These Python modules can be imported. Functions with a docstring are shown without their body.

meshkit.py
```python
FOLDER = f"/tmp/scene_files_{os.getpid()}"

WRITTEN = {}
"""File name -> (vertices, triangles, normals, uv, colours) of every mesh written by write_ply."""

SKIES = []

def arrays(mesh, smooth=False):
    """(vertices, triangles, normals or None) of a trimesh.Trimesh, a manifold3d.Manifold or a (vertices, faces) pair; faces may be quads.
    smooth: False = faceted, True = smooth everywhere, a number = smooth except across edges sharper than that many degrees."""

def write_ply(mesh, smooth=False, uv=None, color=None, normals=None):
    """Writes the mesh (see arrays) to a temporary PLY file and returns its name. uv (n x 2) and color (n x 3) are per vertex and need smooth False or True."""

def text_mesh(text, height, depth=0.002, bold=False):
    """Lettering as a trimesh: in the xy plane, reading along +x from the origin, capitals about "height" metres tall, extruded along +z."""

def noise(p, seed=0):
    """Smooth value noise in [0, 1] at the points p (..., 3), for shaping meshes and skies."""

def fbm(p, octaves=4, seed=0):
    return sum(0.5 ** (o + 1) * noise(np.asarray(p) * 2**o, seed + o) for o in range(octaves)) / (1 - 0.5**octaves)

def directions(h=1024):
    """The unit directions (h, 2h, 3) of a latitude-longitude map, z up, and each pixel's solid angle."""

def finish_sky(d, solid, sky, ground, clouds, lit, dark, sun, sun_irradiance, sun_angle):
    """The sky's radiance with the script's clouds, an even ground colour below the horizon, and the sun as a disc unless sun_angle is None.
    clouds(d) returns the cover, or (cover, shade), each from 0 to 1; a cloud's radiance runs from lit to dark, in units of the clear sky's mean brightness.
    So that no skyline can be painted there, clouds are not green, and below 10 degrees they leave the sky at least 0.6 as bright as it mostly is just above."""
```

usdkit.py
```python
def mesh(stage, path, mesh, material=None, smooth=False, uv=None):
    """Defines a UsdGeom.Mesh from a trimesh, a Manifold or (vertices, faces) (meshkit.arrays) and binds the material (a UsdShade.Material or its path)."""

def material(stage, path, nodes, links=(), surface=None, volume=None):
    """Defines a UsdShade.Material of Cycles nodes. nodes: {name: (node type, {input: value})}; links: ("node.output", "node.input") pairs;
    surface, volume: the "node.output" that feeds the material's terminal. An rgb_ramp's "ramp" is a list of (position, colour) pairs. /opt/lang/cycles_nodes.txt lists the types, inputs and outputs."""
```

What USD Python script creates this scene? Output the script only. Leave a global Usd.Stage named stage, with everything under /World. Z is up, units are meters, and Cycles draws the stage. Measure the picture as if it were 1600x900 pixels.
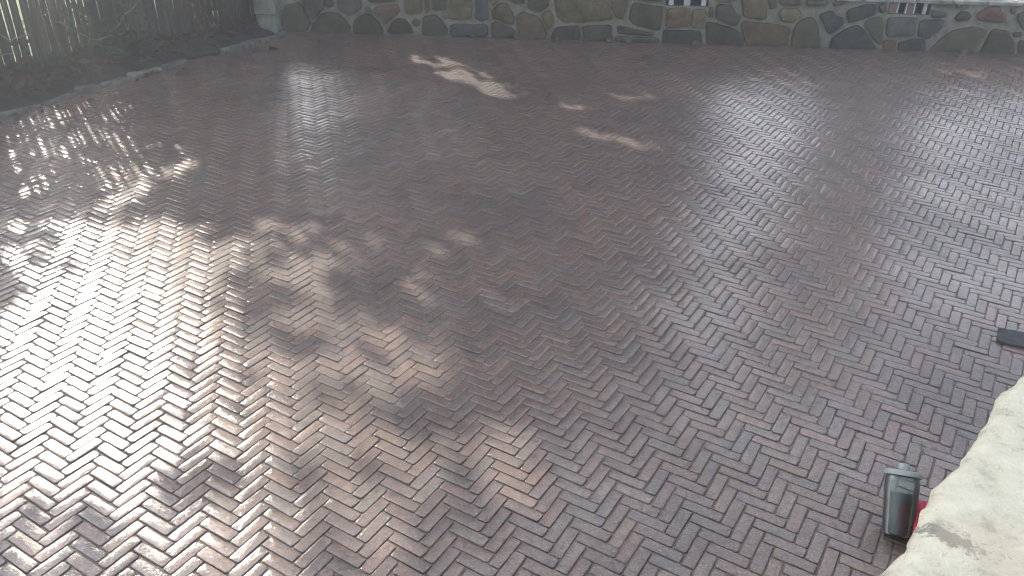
import math
import numpy as np, trimesh, shapely, manifold3d
from shapely.geometry import Polygon, Point
from scipy.spatial import Delaunay
from pxr import Usd, UsdGeom, UsdLux, UsdShade, Gf, Sdf, Vt
import usdkit, meshkit

stage = Usd.Stage.CreateInMemory()
UsdGeom.SetStageUpAxis(stage, UsdGeom.Tokens.z)
UsdGeom.SetStageMetersPerUnit(stage, 1.0)
UsdGeom.Xform.Define(stage, '/World')
RNG = np.random.default_rng(11)

# ------------------------------------------------------------------ camera, sky, sun, exposure
CAM_H, PITCH, ROLL, FPX = 2.95465, 0.532435, 0.02095, 1317.21
EXPOSURE = 1.5
SUN_AZ, SUN_EL = math.radians(-33), math.radians(30)
SUN_POWER, SKY_POWER = 1.25, 0.15
SUN = np.array([math.sin(SUN_AZ) * math.cos(SUN_EL), math.cos(SUN_AZ) * math.cos(SUN_EL), math.sin(SUN_EL)])

cam = UsdGeom.Camera.Define(stage, '/World/camera')
fw = np.array([0, math.cos(PITCH), -math.sin(PITCH)])
r0 = np.array([1.0, 0, 0])
u0 = np.cross(r0, fw)
right = math.cos(ROLL) * r0 + math.sin(ROLL) * u0
up = -math.sin(ROLL) * r0 + math.cos(ROLL) * u0
cam.AddTransformOp().Set(Gf.Matrix4d(*right, 0, *up, 0, *(-fw), 0, 0, 0, CAM_H, 1))
cam.CreateHorizontalApertureAttr(36.0)
cam.CreateVerticalApertureAttr(36.0 * 9 / 16)
cam.CreateFocalLengthAttr(36.0 * FPX / 1600)
cam.CreateClippingRangeAttr(Gf.Vec2f(0.05, 2000))
cam.CreateExposureAttr(EXPOSURE)

dome = UsdLux.DomeLight.Define(stage, '/World/sky')
sky_mat = usdkit.material(stage, '/World/Looks/sky_look', {
    "s": ("sky_texture", {"sky_type": "single_scattering", "sun_disc": False, "sun_elevation": SUN_EL, "sun_rotation": SUN_AZ,
                          "air_density": 1.0, "aerosol_density": 1.5, "ozone_density": 1.0}),
    "bw": ("rgb_to_bw", {}), "up": ("math", {"math_type": "multiply", "value2": 2.0}), "cc": ("combine_color", {}), "ur": ("math", {"math_type": "multiply", "value2": 1.88}), "ub": ("math", {"math_type": "multiply", "value2": 2.22}),
    "tc": ("texture_coordinate", {}), "cm": ("mapping", {"scale": (1.0, 1.0, 2.2)}), "cn": ("noise_texture", {"scale": 2.4, "detail": 7.0, "roughness": 0.58}),
    "cr": ("rgb_ramp", {"ramp": [(0.34, (0, 0, 0)), (0.52, (0.92, 0.92, 0.92))]}), "mx": ("mix", {}),
    "b": ("background_shader", {"strength": SKY_POWER})},
    [("s.color", "bw.color"), ("bw.val", "up.value1"), ("bw.val", "ur.value1"), ("bw.val", "ub.value1"), ("ur.value", "cc.r"), ("up.value", "cc.g"), ("ub.value", "cc.b"), ("tc.generated", "cm.vector"), ("cm.vector", "cn.vector"),
     ("cn.fac", "cr.fac"), ("cr.color", "mx.fac"), ("s.color", "mx.color1"), ("cc.color", "mx.color2"), ("mx.color", "b.color")], surface="b.background")
UsdShade.MaterialBindingAPI.Apply(dome.GetPrim()).Bind(sky_mat)
dome.GetPrim().SetCustomDataByKey('kind', 'structure')

sun = UsdLux.DistantLight.Define(stage, '/World/sun')
zx = np.cross([0, 0, 1.0], SUN); zx /= np.linalg.norm(zx); zy = np.cross(SUN, zx)
sun.AddTransformOp().Set(Gf.Matrix4d(*zx, 0, *zy, 0, *SUN, 0, 0, 0, 30, 1))
sun.CreateIntensityAttr(SUN_POWER); sun.CreateAngleAttr(0.5); sun.CreateNormalizeAttr(True)
sun.CreateColorAttr(Gf.Vec3f(1.0, 0.90, 0.76))

# ------------------------------------------------------------------ helpers
COUNT = {}
def numbered(parent, name):
    k = COUNT.get((parent, name), 0); COUNT[(parent, name)] = k + 1
    return f'{parent}/{name}' if k == 0 else f'{parent}/{name}_{k:03d}'
def say(p, label=None, cat=None, group=None, kind=None):
    for k, v in (('label', label), ('category', cat), ('group', group), ('kind', kind)):
        if v: p.SetCustomDataByKey(k, v)
def thing(name, label=None, cat=None, group=None, kind=None, loc=(0, 0, 0), rotz=0.0):
    x = UsdGeom.Xform.Define(stage, numbered('/World', name))
    if any(loc): x.AddTranslateOp().Set(Gf.Vec3d(*map(float, loc)))
    if rotz: x.AddRotateZOp().Set(math.degrees(rotz))
    say(x.GetPrim(), label, cat, group, kind)
    return x.GetPrim()
def obj(name, mesh, mat, parent=None, smooth=30, tint=None, **said):
    path = numbered(str(parent.GetPath()) if parent else '/World', name)
    m = usdkit.mesh(stage, path, mesh, '/World/Looks/' + mat, smooth=smooth)
    if tint is not None:
        n = len(m.GetPointsAttr().Get())
        t = np.asarray(tint, np.float32)
        if t.ndim == 1: t = np.tile(t, (n, 1))
        UsdGeom.PrimvarsAPI(m).CreatePrimvar('tint', Sdf.ValueTypeNames.Color3fArray, 'vertex').Set(Vt.Vec3fArray.FromNumpy(t))
    say(m.GetPrim(), **said)
    return m.GetPrim()
def look(name, nodes, links, surface='p.BSDF', volume=None):
    return usdkit.material(stage, '/World/Looks/' + name, nodes, links, surface=surface, volume=volume)
def tube(pts, radii, n=7):
    pts = np.asarray(pts, float); radii = np.broadcast_to(radii, len(pts)); V = []; F = []
    for i, p in enumerate(pts):
        t = pts[min(i + 1, len(pts) - 1)] - pts[max(i - 1, 0)]; t = t / (np.linalg.norm(t) + 1e-12)
        a = np.cross(t, [0.31, 0.17, 0.93]); a /= np.linalg.norm(a); b = np.cross(t, a)
        for k in range(n):
            w = 2 * math.pi * k / n
            V.append(p + radii[i] * (math.cos(w) * a + math.sin(w) * b))
    for i in range(len(pts) - 1):
        for k in range(n):
            q = [i * n + k, i * n + (k + 1) % n, (i + 1) * n + (k + 1) % n, (i + 1) * n + k]
            F += [[q[0], q[1], q[2]], [q[0], q[2], q[3]]]
    for s, base in ((1, 0), (-1, (len(pts) - 1) * n)):
        V.append(pts[0] if s == 1 else pts[-1]); c = len(V) - 1
        for k in range(n):
            F.append([c, base + (k + 1) % n, base + k] if s == 1 else [c, base + k, base + (k + 1) % n])
    return trimesh.Trimesh(V, F, process=False)
def lathe(prof, n=40):
    return trimesh.creation.revolve(np.asarray(prof, float), sections=n)
def placed(m, mat4):
    m = m.copy(); m.apply_transform(mat4); return m
def rings_mesh(rings, close_top=True, close_bottom=False):
    """rings: list of (n,3) loops, bottom to top"""
    n = len(rings[0]); V = np.vstack(rings); F = []
    for i in range(len(rings) - 1):
        for k in range(n):
            a, b, c, d = i * n + k, i * n + (k + 1) % n, (i + 1) * n + (k + 1) % n, (i + 1) * n + k
            F += [[a, b, c], [a, c, d]]
    for want, i, s in ((close_top, len(rings) - 1, 1), (close_bottom, 0, -1)):
        if want:
            V = np.vstack([V, rings[i].mean(0)]); c = len(V) - 1
            for k in range(n):
                F.append([i * n + k, i * n + (k + 1) % n, c][::s])
    return trimesh.Trimesh(V, F, process=False)
def resample(poly, step, smooth_r):
    p = Polygon(poly).buffer(0)
    if smooth_r: 
        q = p.buffer(-smooth_r).buffer(smooth_r)
        if not q.is_empty and q.geom_type == 'Polygon': p = q
    L = p.exterior.length; n = max(8, int(L / step))
    pts = np.array([p.exterior.interpolate(i * L / n).coords[0] for i in range(n)])
    if Polygon(pts).exterior.is_ccw is False: pts = pts[::-1]
    return pts
def pebble_mesh(r, seed, flat=0.6):
    m = trimesh.creation.icosphere(2, 1.0)
    v = np.array(m.vertices); d = 0.75 + 0.5 * meshkit.fbm(v * 1.3 + seed * 7.1, 3, seed)
    v = v * d[:, None] * np.array([1, 0.8, flat]) * r
    return trimesh.Trimesh(v, m.faces, process=False)

# ------------------------------------------------------------------ materials
look('brick_look', {
    "g": ("geometry", {}), "a": ("attribute", {"attribute": "tint"}),
    "n1": ("noise_texture", {"scale": 24.0, "detail": 6.0, "roughness": 0.68}),
    "n2": ("noise_texture", {"scale": 210.0, "detail": 3.0, "roughness": 0.65}),
    "n3": ("noise_texture", {"scale": 7.0, "detail": 4.0, "roughness": 0.6}),
    "n4": ("noise_texture", {"scale": 85.0, "detail": 5.0, "roughness": 0.7}),
    "n5": ("noise_texture", {"scale": 0.9, "detail": 5.0, "roughness": 0.62}),
    "r1": ("rgb_ramp", {"ramp": [(0.32, (0.45, 0.45, 0.48)), (0.5, (1, 1, 1)), (0.68, (1.42, 1.32, 1.22))]}),
    "r5": ("rgb_ramp", {"ramp": [(0.36, (0.72, 0.72, 0.74)), (0.5, (1, 1, 1)), (0.66, (1.16, 1.12, 1.08))]}),
    "m1": ("mix", {"mix_type": "multiply", "fac": 1.0}), "m5": ("mix", {"mix_type": "multiply", "fac": 1.0}),
    "r2": ("rgb_ramp", {"ramp": [(0.52, (0, 0, 0)), (0.68, (0.55, 0.55, 0.55))]}),
    "m2": ("mix", {"mix_type": "mix", "color2": (0.30, 0.265, 0.245)}),
    "rd": ("rgb_ramp", {"ramp": [(0.36, (0.65, 0.65, 0.65)), (0.44, (0, 0, 0))]}),
    "m3": ("mix", {"mix_type": "mix", "color2": (0.055, 0.045, 0.042)}),
    "r3": ("map_range", {"from_min": 0.35, "from_max": 0.65, "to_min": 0.26, "to_max": 0.50, "clamp": True}),
    "rc": ("map_range", {"from_min": 0.38, "from_max": 0.62, "to_min": 0.6, "to_max": 1.0, "clamp": True}),
    "b1": ("bump", {"strength": 1.0, "distance": 0.010}),
    "b2": ("bump", {"strength": 0.6, "distance": 0.0025}), "b3": ("bump", {"strength": 0.45, "distance": 0.0022}), "cw": ("map_range", {"from_min": 0.38, "from_max": 0.52, "to_min": 0.3, "to_max": 1.0, "clamp": True}), "cx": ("math", {"math_type": "multiply"}),
    "p": ("principled_bsdf", {"ior": 1.5, "coat_roughness": 0.12, "coat_ior": 1.75})},
    [("g.position", "n1.vector"), ("g.position", "n2.vector"), ("g.position", "n3.vector"), ("g.position", "n4.vector"), ("g.position", "n5.vector"),
     ("n1.fac", "r1.fac"), ("a.color", "m1.color1"), ("r1.color", "m1.color2"), ("n5.fac", "r5.fac"), ("m1.color", "m5.color1"), ("r5.color", "m5.color2"),
     ("n4.fac", "r2.fac"), ("r2.color", "m2.fac"), ("m5.color", "m2.color1"), ("n4.fac", "rd.fac"), ("rd.color", "m3.fac"), ("m2.color", "m3.color1"),
     ("m3.color", "p.base_color"), ("n3.fac", "r3.value"), ("r3.result", "p.roughness"), ("n5.fac", "rc.value"),
     ("n4.fac", "b1.height"), ("n2.fac", "b2.height"), ("b1.normal", "b2.normal"), ("b2.normal", "p.normal"), ("n4.fac", "b3.height"), ("b3.normal", "p.coat_normal"), ("n4.fac", "cw.value"), ("cw.result", "cx.value1"), ("rc.result", "cx.value2"), ("cx.value", "p.coat_weight")])
def noisy(name, c0, c1, scale, rough=0.85, bump=0.006, detail=5, stretch=None, bscale=None, strength=0.6):
    nodes = {"g": ("geometry", {}), "mp": ("mapping", {"scale": stretch or (1, 1, 1)}),
             "n": ("noise_texture", {"scale": scale, "detail": float(detail), "roughness": 0.6}),
             "n2": ("noise_texture", {"scale": bscale or scale * 5, "detail": 4.0, "roughness": 0.65}),
             "r": ("rgb_ramp", {"ramp": [(0.3, c0), (0.7, c1)]}),
             "b": ("bump", {"strength": strength, "distance": bump}),
             "p": ("principled_bsdf", {"roughness": rough})}
    links = [("g.position", "mp.vector"), ("mp.vector", "n.vector"), ("mp.vector", "n2.vector"), ("n.fac", "r.fac"), ("r.color", "p.base_color"),
             ("n2.fac", "b.height"), ("b.normal", "p.normal")]
    return look(name, nodes, links)
def tinted(name, lo, hi, scale, rough=0.8, bump=0.01, bscale=40, stretch=None, strength=0.7):
    return look(name, {"g": ("geometry", {}), "a": ("attribute", {"attribute": "tint"}), "mp": ("mapping", {"scale": stretch or (1, 1, 1)}),
        "n": ("noise_texture", {"scale": scale, "detail": 5.0, "roughness": 0.65}), "n2": ("noise_texture", {"scale": bscale, "detail": 5.0, "roughness": 0.65}),
        "r": ("rgb_ramp", {"ramp": [(0.28, (lo,) * 3), (0.72, (hi,) * 3)]}), "m": ("mix", {"mix_type": "multiply", "fac": 1.0}),
        "b": ("bump", {"strength": strength, "distance": bump}), "p": ("principled_bsdf", {"roughness": rough})},
        [("g.position", "mp.vector"), ("mp.vector", "n.vector"), ("mp.vector", "n2.vector"), ("n.fac", "r.fac"), ("a.color", "m.color1"), ("r.color", "m.color2"),
         ("m.color", "p.base_color"), ("n2.fac", "b.height"), ("b.normal", "p.normal")])
tinted('stone_look', 0.5, 1.6, 7, 0.8, 0.022, 34, strength=0.9)
tinted('reed_look', 0.55, 1.35, 6, 0.8, 0.003, 60, (1, 1, 0.08))
noisy('mortar_look', (0.125, 0.118, 0.088), (0.24, 0.228, 0.172), 12, 0.9, 0.012)
noisy('joint_look', (0.11, 0.092, 0.08), (0.23, 0.195, 0.165), 22, 0.95, 0.004)
noisy('soil_look', (0.014, 0.012, 0.009), (0.05, 0.038, 0.027), 9, 0.95, 0.03)
noisy('grass_look', (0.05, 0.085, 0.015), (0.12, 0.16, 0.025), 2.0, 0.9, 0.03)
noisy('render_look', (0.10, 0.115, 0.09), (0.22, 0.235, 0.185), 9, 0.9, 0.02)
noisy('bark_look', (0.06, 0.045, 0.035), (0.13, 0.10, 0.08), 5, 0.9, 0.02, stretch=(1, 1, 0.25))
noisy('twig_look', (0.14, 0.11, 0.08), (0.26, 0.21, 0.16), 20, 0.8, 0.003)
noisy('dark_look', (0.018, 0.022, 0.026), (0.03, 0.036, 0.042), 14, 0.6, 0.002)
noisy('slate_look', (0.025, 0.027, 0.03), (0.075, 0.078, 0.08), 18, 0.9, 0.012)
noisy('white_paint_look', (0.36, 0.37, 0.37), (0.48, 0.49, 0.49), 14, 0.6, 0.001)
noisy('brown_paint_look', (0.13, 0.085, 0.065), (0.22, 0.15, 0.12), 20, 0.7, 0.002)
noisy('red_cloth_look', (0.42, 0.02, 0.05), (0.6, 0.04, 0.085), 30, 0.8, 0.004)
noisy('lid_look', (0.28, 0.30, 0.29), (0.38, 0.40, 0.38), 40, 0.45, 0.001)
def leafy(name, spread):
    look(name, {"g": ("geometry", {}), "r": ("rgb_ramp", {"ramp": spread}), "d": ("principled_bsdf", {"roughness": 0.55}),
                "t": ("translucent_bsdf", {}), "x": ("mix_closure", {"fac": 0.35})},
         [("g.random_per_island", "r.fac"), ("r.color", "d.base_color"), ("r.color", "t.color"), ("d.BSDF", "x.closure1"), ("t.BSDF", "x.closure2")], surface="x.closure")
leafy('leaf_look', [(0, (0.03, 0.055, 0.012)), (0.5, (0.05, 0.085, 0.018)), (1, (0.085, 0.12, 0.025))])
leafy('creeper_leaf_look', [(0, (0.03, 0.08, 0.03)), (0.6, (0.055, 0.14, 0.05)), (1, (0.12, 0.20, 0.07))])
leafy('dead_leaf_look', [(0, (0.10, 0.055, 0.03)), (0.35, (0.22, 0.115, 0.06)), (0.65, (0.40, 0.20, 0.10)), (0.85, (0.48, 0.30, 0.16)), (1, (0.62, 0.52, 0.35))])
look('clear_plastic_look', {"f": ("fresnel", {"IOR": 1.45}), "t": ("transparent_bsdf", {"color": (0.86, 0.9, 0.88)}), "g": ("glossy_bsdf", {"roughness": 0.3, "color": (0.9, 0.9, 0.9)}),
                            "x": ("mix_closure", {})}, [("f.fac", "x.fac"), ("t.BSDF", "x.closure1"), ("g.BSDF", "x.closure2")], surface="x.closure")
look('murky_look', {"t": ("transparent_bsdf", {"color": (0.62, 0.68, 0.67)}), "p": ("principled_bsdf", {"base_color": (0.06, 0.08, 0.08), "roughness": 0.5}),
                    "x": ("mix_closure", {"fac": 0.38})}, [("t.BSDF", "x.closure1"), ("p.BSDF", "x.closure2")], surface="x.closure")
# whitewashed coping: a grey eroded patch and an ochre smear of their own shape
look('whitewash_look', {
    "g": ("geometry", {}), "n": ("noise_texture", {"scale": 16.0, "detail": 6.0, "roughness": 0.6}), "n2": ("noise_texture", {"scale": 60.0, "detail": 5.0, "roughness": 0.7}),
    "nb": ("noise_texture", {"scale": 190.0, "detail": 4.0}), "n5": ("noise_texture", {"scale": 5.0, "detail": 3.0}),
    "r": ("rgb_ramp", {"ramp": [(0.3, (0.41, 0.375, 0.28)), (0.45, (0.57, 0.53, 0.41)), (0.7, (0.67, 0.625, 0.495))]}),
    "d": ("mapping", {"location": (-0.872, -1.195, -1.7), "scale": (1, 1, 1)}), "rot": ("vector_rotate", {"rotate_type": "z_axis", "angle": 0.725}),
    "sc": ("mapping", {"scale": (8.5, 24.0, 0.0)}), "len": ("vector_math", {"math_type": "length"}),
    "add": ("math", {"math_type": "multiply_add", "value2": 2.6}), "rs": ("rgb_ramp", {"ramp": [(0.42, (0.85,) * 3), (0.5, (0, 0, 0))]}),
    "dv": ("math", {"math_type": "multiply", "value2": 0.25}),
    "ms": ("mix", {"color2": (0.19, 0.18, 0.145)}),
    "rg": ("rgb_ramp", {"ramp": [(0.32, (0.45,) * 3), (0.42, (0, 0, 0))]}), "mg": ("mix", {"color2": (0.30, 0.30, 0.25)}),
    "ro": ("rgb_ramp", {"ramp": [(0.54, (0, 0, 0)), (0.7, (0.55,) * 3)]}), "mo": ("mix", {"color2": (0.52, 0.42, 0.29)}),
    "rk": ("rgb_ramp", {"ramp": [(0.30, (0.85,) * 3), (0.345, (0, 0, 0))]}), "mk": ("mix", {"color2": (0.16, 0.15, 0.12)}),
    "b": ("bump", {"strength": 0.9, "distance": 0.011}), "b2": ("bump", {"strength": 0.7, "distance": 0.003}),
    "p": ("principled_bsdf", {"roughness": 0.85})},
    [("g.position", "n.vector"), ("g.position", "n2.vector"), ("g.position", "nb.vector"), ("g.position", "n5.vector"), ("n.fac", "r.fac"),
     ("g.position", "d.vector"), ("d.vector", "rot.vector"), ("rot.vector", "sc.vector"), ("sc.vector", "len.vector1"), ("n2.fac", "add.value1"), ("len.value", "add.value3"),
     ("add.value", "dv.value1"), ("dv.value", "rs.fac"), ("r.color", "ms.color1"), ("rs.color", "ms.fac"),
     ("n5.fac", "ro.fac"), ("ro.color", "mo.fac"), ("ms.color", "mo.color1"), ("n2.fac", "rk.fac"), ("rk.color", "mk.fac"), ("n.fac", "rg.fac"), ("rg.color", "mg.fac"), ("mo.color", "mg.color1"), ("mg.color", "mk.color1"), ("mk.color", "p.base_color"),
     ("n2.fac", "b.height"), ("nb.fac", "b2.height"), ("b.normal", "b2.normal"), ("b2.normal", "p.normal")])

# ------------------------------------------------------------------ ground sheet
obj('lawn', trimesh.Trimesh([[-400, -400, -0.06], [400, -400, -0.06], [400, 400, -0.06], [-400, 400, -0.06]], [[0, 1, 2], [0, 2, 3]]), 'grass_look', smooth=False, kind='structure')

# ------------------------------------------------------------------ herringbone brick pavement
WB = 0.066
CU, CV, YAW = -27.10829, -36.45523, 6.825756
PHI = math.pi / 2 - YAW
cph, sph = math.cos(PHI), math.sin(PHI)
EDGE = np.array([(-9.5, 1.0), (-5.18, 8.33), (-5.02, 8.55), (-4.88, 8.83), (-4.69, 9.19), (-4.56, 9.56), (-4.32, 9.91), (-4.11, 10.4), (-3.8, 10.69), (-3.59, 11.08), (-3.36, 11.49), (-3.23, 11.95)])
PAVED = Polygon([(9.3, 0.3), (9.3, 11.9)] + [(x + 0.02, y) for x, y in EDGE[::-1]] + [(-9.5, 0.3)])
def to_world(u, v):
    x, y = (u - CU) * WB, (-v - CV) * WB
    return x * cph - y * sph, x * sph + y * cph
cells = []
for i in range(-260, 60):
    for j in range(-75, 75):
        u, v = 3 * j - i, 3 * j + i
        cells.append((u + 0.5, v + 1.5, 1)); cells.append((u + 1.5, v + 3.5, 0))
cells = np.array(cells, float)
bx, by = to_world(cells[:, 0], cells[:, 1])
inside = shapely.contains_xy(PAVED.buffer(0.05), bx, by) & (by > 0.5) & (bx > -7.2)
cells, bx, by = cells[inside], bx[inside], by[inside]
order = np.argsort(np.hypot(bx, by)); cells, bx, by = cells[order], bx[order], by[order]
# visible test (inside the photograph's field, not under the coping) picks the bricks that show largest
def pixel(x, y, z):
    d = np.stack([np.asarray(x, float), np.asarray(y, float), np.broadcast_to(z, np.shape(x)) - CAM_H], -1)
    k = d @ fw
    return 800 + FPX * (d @ right) / k, 450 - FPX * (d @ up) / k, k
COPING_EDGE = [(1.445, 1.885), (1.365, 1.812), (1.314, 1.764), (1.267, 1.719), (1.235, 1.697), (1.205, 1.675), (1.177, 1.634), (1.14, 1.579), (1.108, 1.543), (1.062, 1.485), (1.011, 1.437), (0.974, 1.402), (0.947, 1.377),
               (0.913, 1.347), (0.89, 1.308), (0.862, 1.28), (0.835, 1.244), (0.808, 1.212), (0.78, 1.175), (0.749, 1.142), (0.731, 1.126), (0.697, 1.095), (0.655, 1.05), (0.594, 1.007)]
COPING = Polygon(COPING_EDGE + [(0.4, 0.82), (0.12, 0.5), (-0.25, 0.16), (0.2, -0.3), (1.0, 0.5), (1.9, 1.42), (2.6, 2.1), (3.0, 2.6), (2.6, 3.05), (2.2, 2.62), (1.8, 2.25)])
px, py, _ = pixel(bx, by, 0.0)
z_c = 1.7; kk = (CAM_H - z_c) / CAM_H
hidden = shapely.contains_xy(COPING, bx * kk, by * kk)
seen = (px > 4) & (px < 1596) & (py > 4) & (py < 896) & ~hidden
single = np.zeros(len(bx), bool); single[np.nonzero(seen)[0][:299]] = True

def brick_verts(near):
    k = 3 if near else 2
    return k
def brick_geom(n, lon, near):
    """n bricks as arrays (n, m, 3) plus faces; long axis x"""
    g = 0.0056
    L, W = 3 * WB / 2 - g / 2, WB / 2 - g / 2
    k = 3 if near else 2
    ang = np.concatenate([np.linspace(0, 90, k) + 90 * q for q in range(4)])
    cx = np.repeat([1, -1, -1, 1], k); cy = np.repeat([1, 1, -1, -1], k)
    def ring(inset, z, rad):
        r = rad
        return np.stack([cx * (L - inset - r) + r * np.cos(np.radians(ang)), cy * (W - inset - r) + r * np.sin(np.radians(ang)), np.full(len(ang), z)], -1)
    rings = [ring(0, -0.030, 0.007), ring(0, -0.0045, 0.010), ring(0.0014, -0.0014, 0.010), ring(0.0055, 0.0, 0.010)]
    if not near: rings = [rings[1], rings[2], rings[3]]
    m = len(ang)
    top = np.array([[-L * 0.55, 0, 0.0004], [0, 0, 0.0006], [L * 0.55, 0, 0.0004]])
    base = np.vstack(rings + [top]); F = []
    for i in range(len(rings) - 1):
        for q in range(m):
            a, b, c, d = i * m + q, i * m + (q + 1) % m, (i + 1) * m + (q + 1) % m, (i + 1) * m + q
            F += [[a, b, c], [a, c, d]]
    o = (len(rings) - 1) * m; t = len(rings) * m
    for q in range(m):
        a, b = o + q, o + (q + 1) % m
        mid = 0.5 * (base[a] + base[b])
        w = t + (0 if mid[0] < -L * 0.5 else 2 if mid[0] > L * 0.5 else 1)
        F.append([a, b, w])
    # corner seams between fans
    xs = [base[o + q] for q in range(m)]
    F2 = []
    for q in range(m):
        a = o + q
        def pick(q):
            mid = 0.5 * (base[o + q] + base[o + (q + 1) % m]); return t + (0 if mid[0] < -L * 0.5 else 2 if mid[0] > L * 0.5 else 1)
        p0, p1 = pick((q - 1) % m), pick(q)
        if p0 != p1: F2.append([a, p1, p0])
        if abs(p0 - p1) == 2: F2.append([p0, p1, t + 1])
    F = np.array(F + F2)
    V = np.tile(base, (n, 1, 1))
    V[:, :, :2] += RNG.normal(0, 0.0012, (n, len(base), 2))
    side = np.arange(len(base)) < len(rings) * m
    amp = np.where(np.arange(len(base)) >= (len(rings) - 1) * m, 0.0008, 0.0004)
    V[:, :, 2] += RNG.normal(0, 1, (n, len(base))) * amp
    V[:, :, 0] *= 1 + RNG.normal(0, 0.006, (n, 1)); V[:, :, 1] *= 1 + RNG.normal(0, 0.012, (n, 1))
    return V, F
def lay(V, x, y, orient):
    n = len(V)
    yaw = np.where(orient > 0.5, PHI - math.pi / 2, PHI) + RNG.normal(0, 0.012, n)
    tx, ty = RNG.normal(0, 0.011, n), RNG.normal(0, 0.005, n)
    V = V.copy(); sink = 0.003 * (meshkit.fbm(np.c_[x * 0.9, y * 0.9, np.zeros(n)], 3, 77) - 0.5)
    V[:, :, 2] += V[:, :, 1] * tx[:, None] + V[:, :, 0] * ty[:, None] + (sink + RNG.normal(-0.001, 0.0012, n))[:, None]
    c, s = np.cos(yaw)[:, None], np.sin(yaw)[:, None]
    X = V[:, :, 0] * c - V[:, :, 1] * s + x[:, None] + RNG.normal(0, 0.0007, n)[:, None]; Y = V[:, :, 0] * s + V[:, :, 1] * c + y[:, None] + RNG.normal(0, 0.0007, n)[:, None]
    return np.stack([X, Y, V[:, :, 2]], -1)
PALETTE = np.array([(0.150, 0.103, 0.092), (0.130, 0.094, 0.088), (0.170, 0.115, 0.098), (0.125, 0.100, 0.096), (0.145, 0.132, 0.128), (0.130, 0.126, 0.130), (0.195, 0.132, 0.096), (0.172, 0.102, 0.086), (0.165, 0.152, 0.142)])
def tones(n):
    t = PALETTE[RNG.choice(len(PALETTE), n, p=[0.2, 0.17, 0.17, 0.13, 0.1, 0.08, 0.05, 0.05, 0.05])]
    t = 0.82 * (0.55 * t + 0.45 * np.array((0.155, 0.110, 0.098))) * np.array((1.09, 0.945, 0.82))
    return t * np.exp(RNG.normal(0, 0.10, (n, 1))) * np.exp(RNG.normal(0, 0.02, (n, 3)))
pavement = thing('brick_pavement', kind='structure')
outline = np.array(PAVED.exterior.coords)[:-1]
sheet = trimesh.creation.triangulate_polygon(PAVED, engine='earcut')
obj('joint_sand', trimesh.Trimesh(np.c_[sheet[0], np.full(len(sheet[0]), -0.0085)], sheet[1]), 'joint_look', pavement, smooth=False)
V, F = brick_geom(int(single.sum()), None, True)
V = lay(V, bx[single], by[single], cells[single, 2])
for v, t in zip(V, tones(len(V))):
    obj('brick', trimesh.Trimesh(v, F, process=False), 'brick_look', pavement, smooth=True, tint=t)
rest = ~single
V, F = brick_geom(int(rest.sum()), None, False)
V = lay(V, bx[rest], by[rest], cells[rest, 2]); n, m = V.shape[:2]
FF = (F[None] + (np.arange(n) * m)[:, None, None]).reshape(-1, 3)
obj('brick_courses', trimesh.Trimesh(V.reshape(-1, 3), FF, process=False), 'brick_look', pavement, smooth=True, tint=np.repeat(tones(n), m, 0), kind='stuff')

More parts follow.
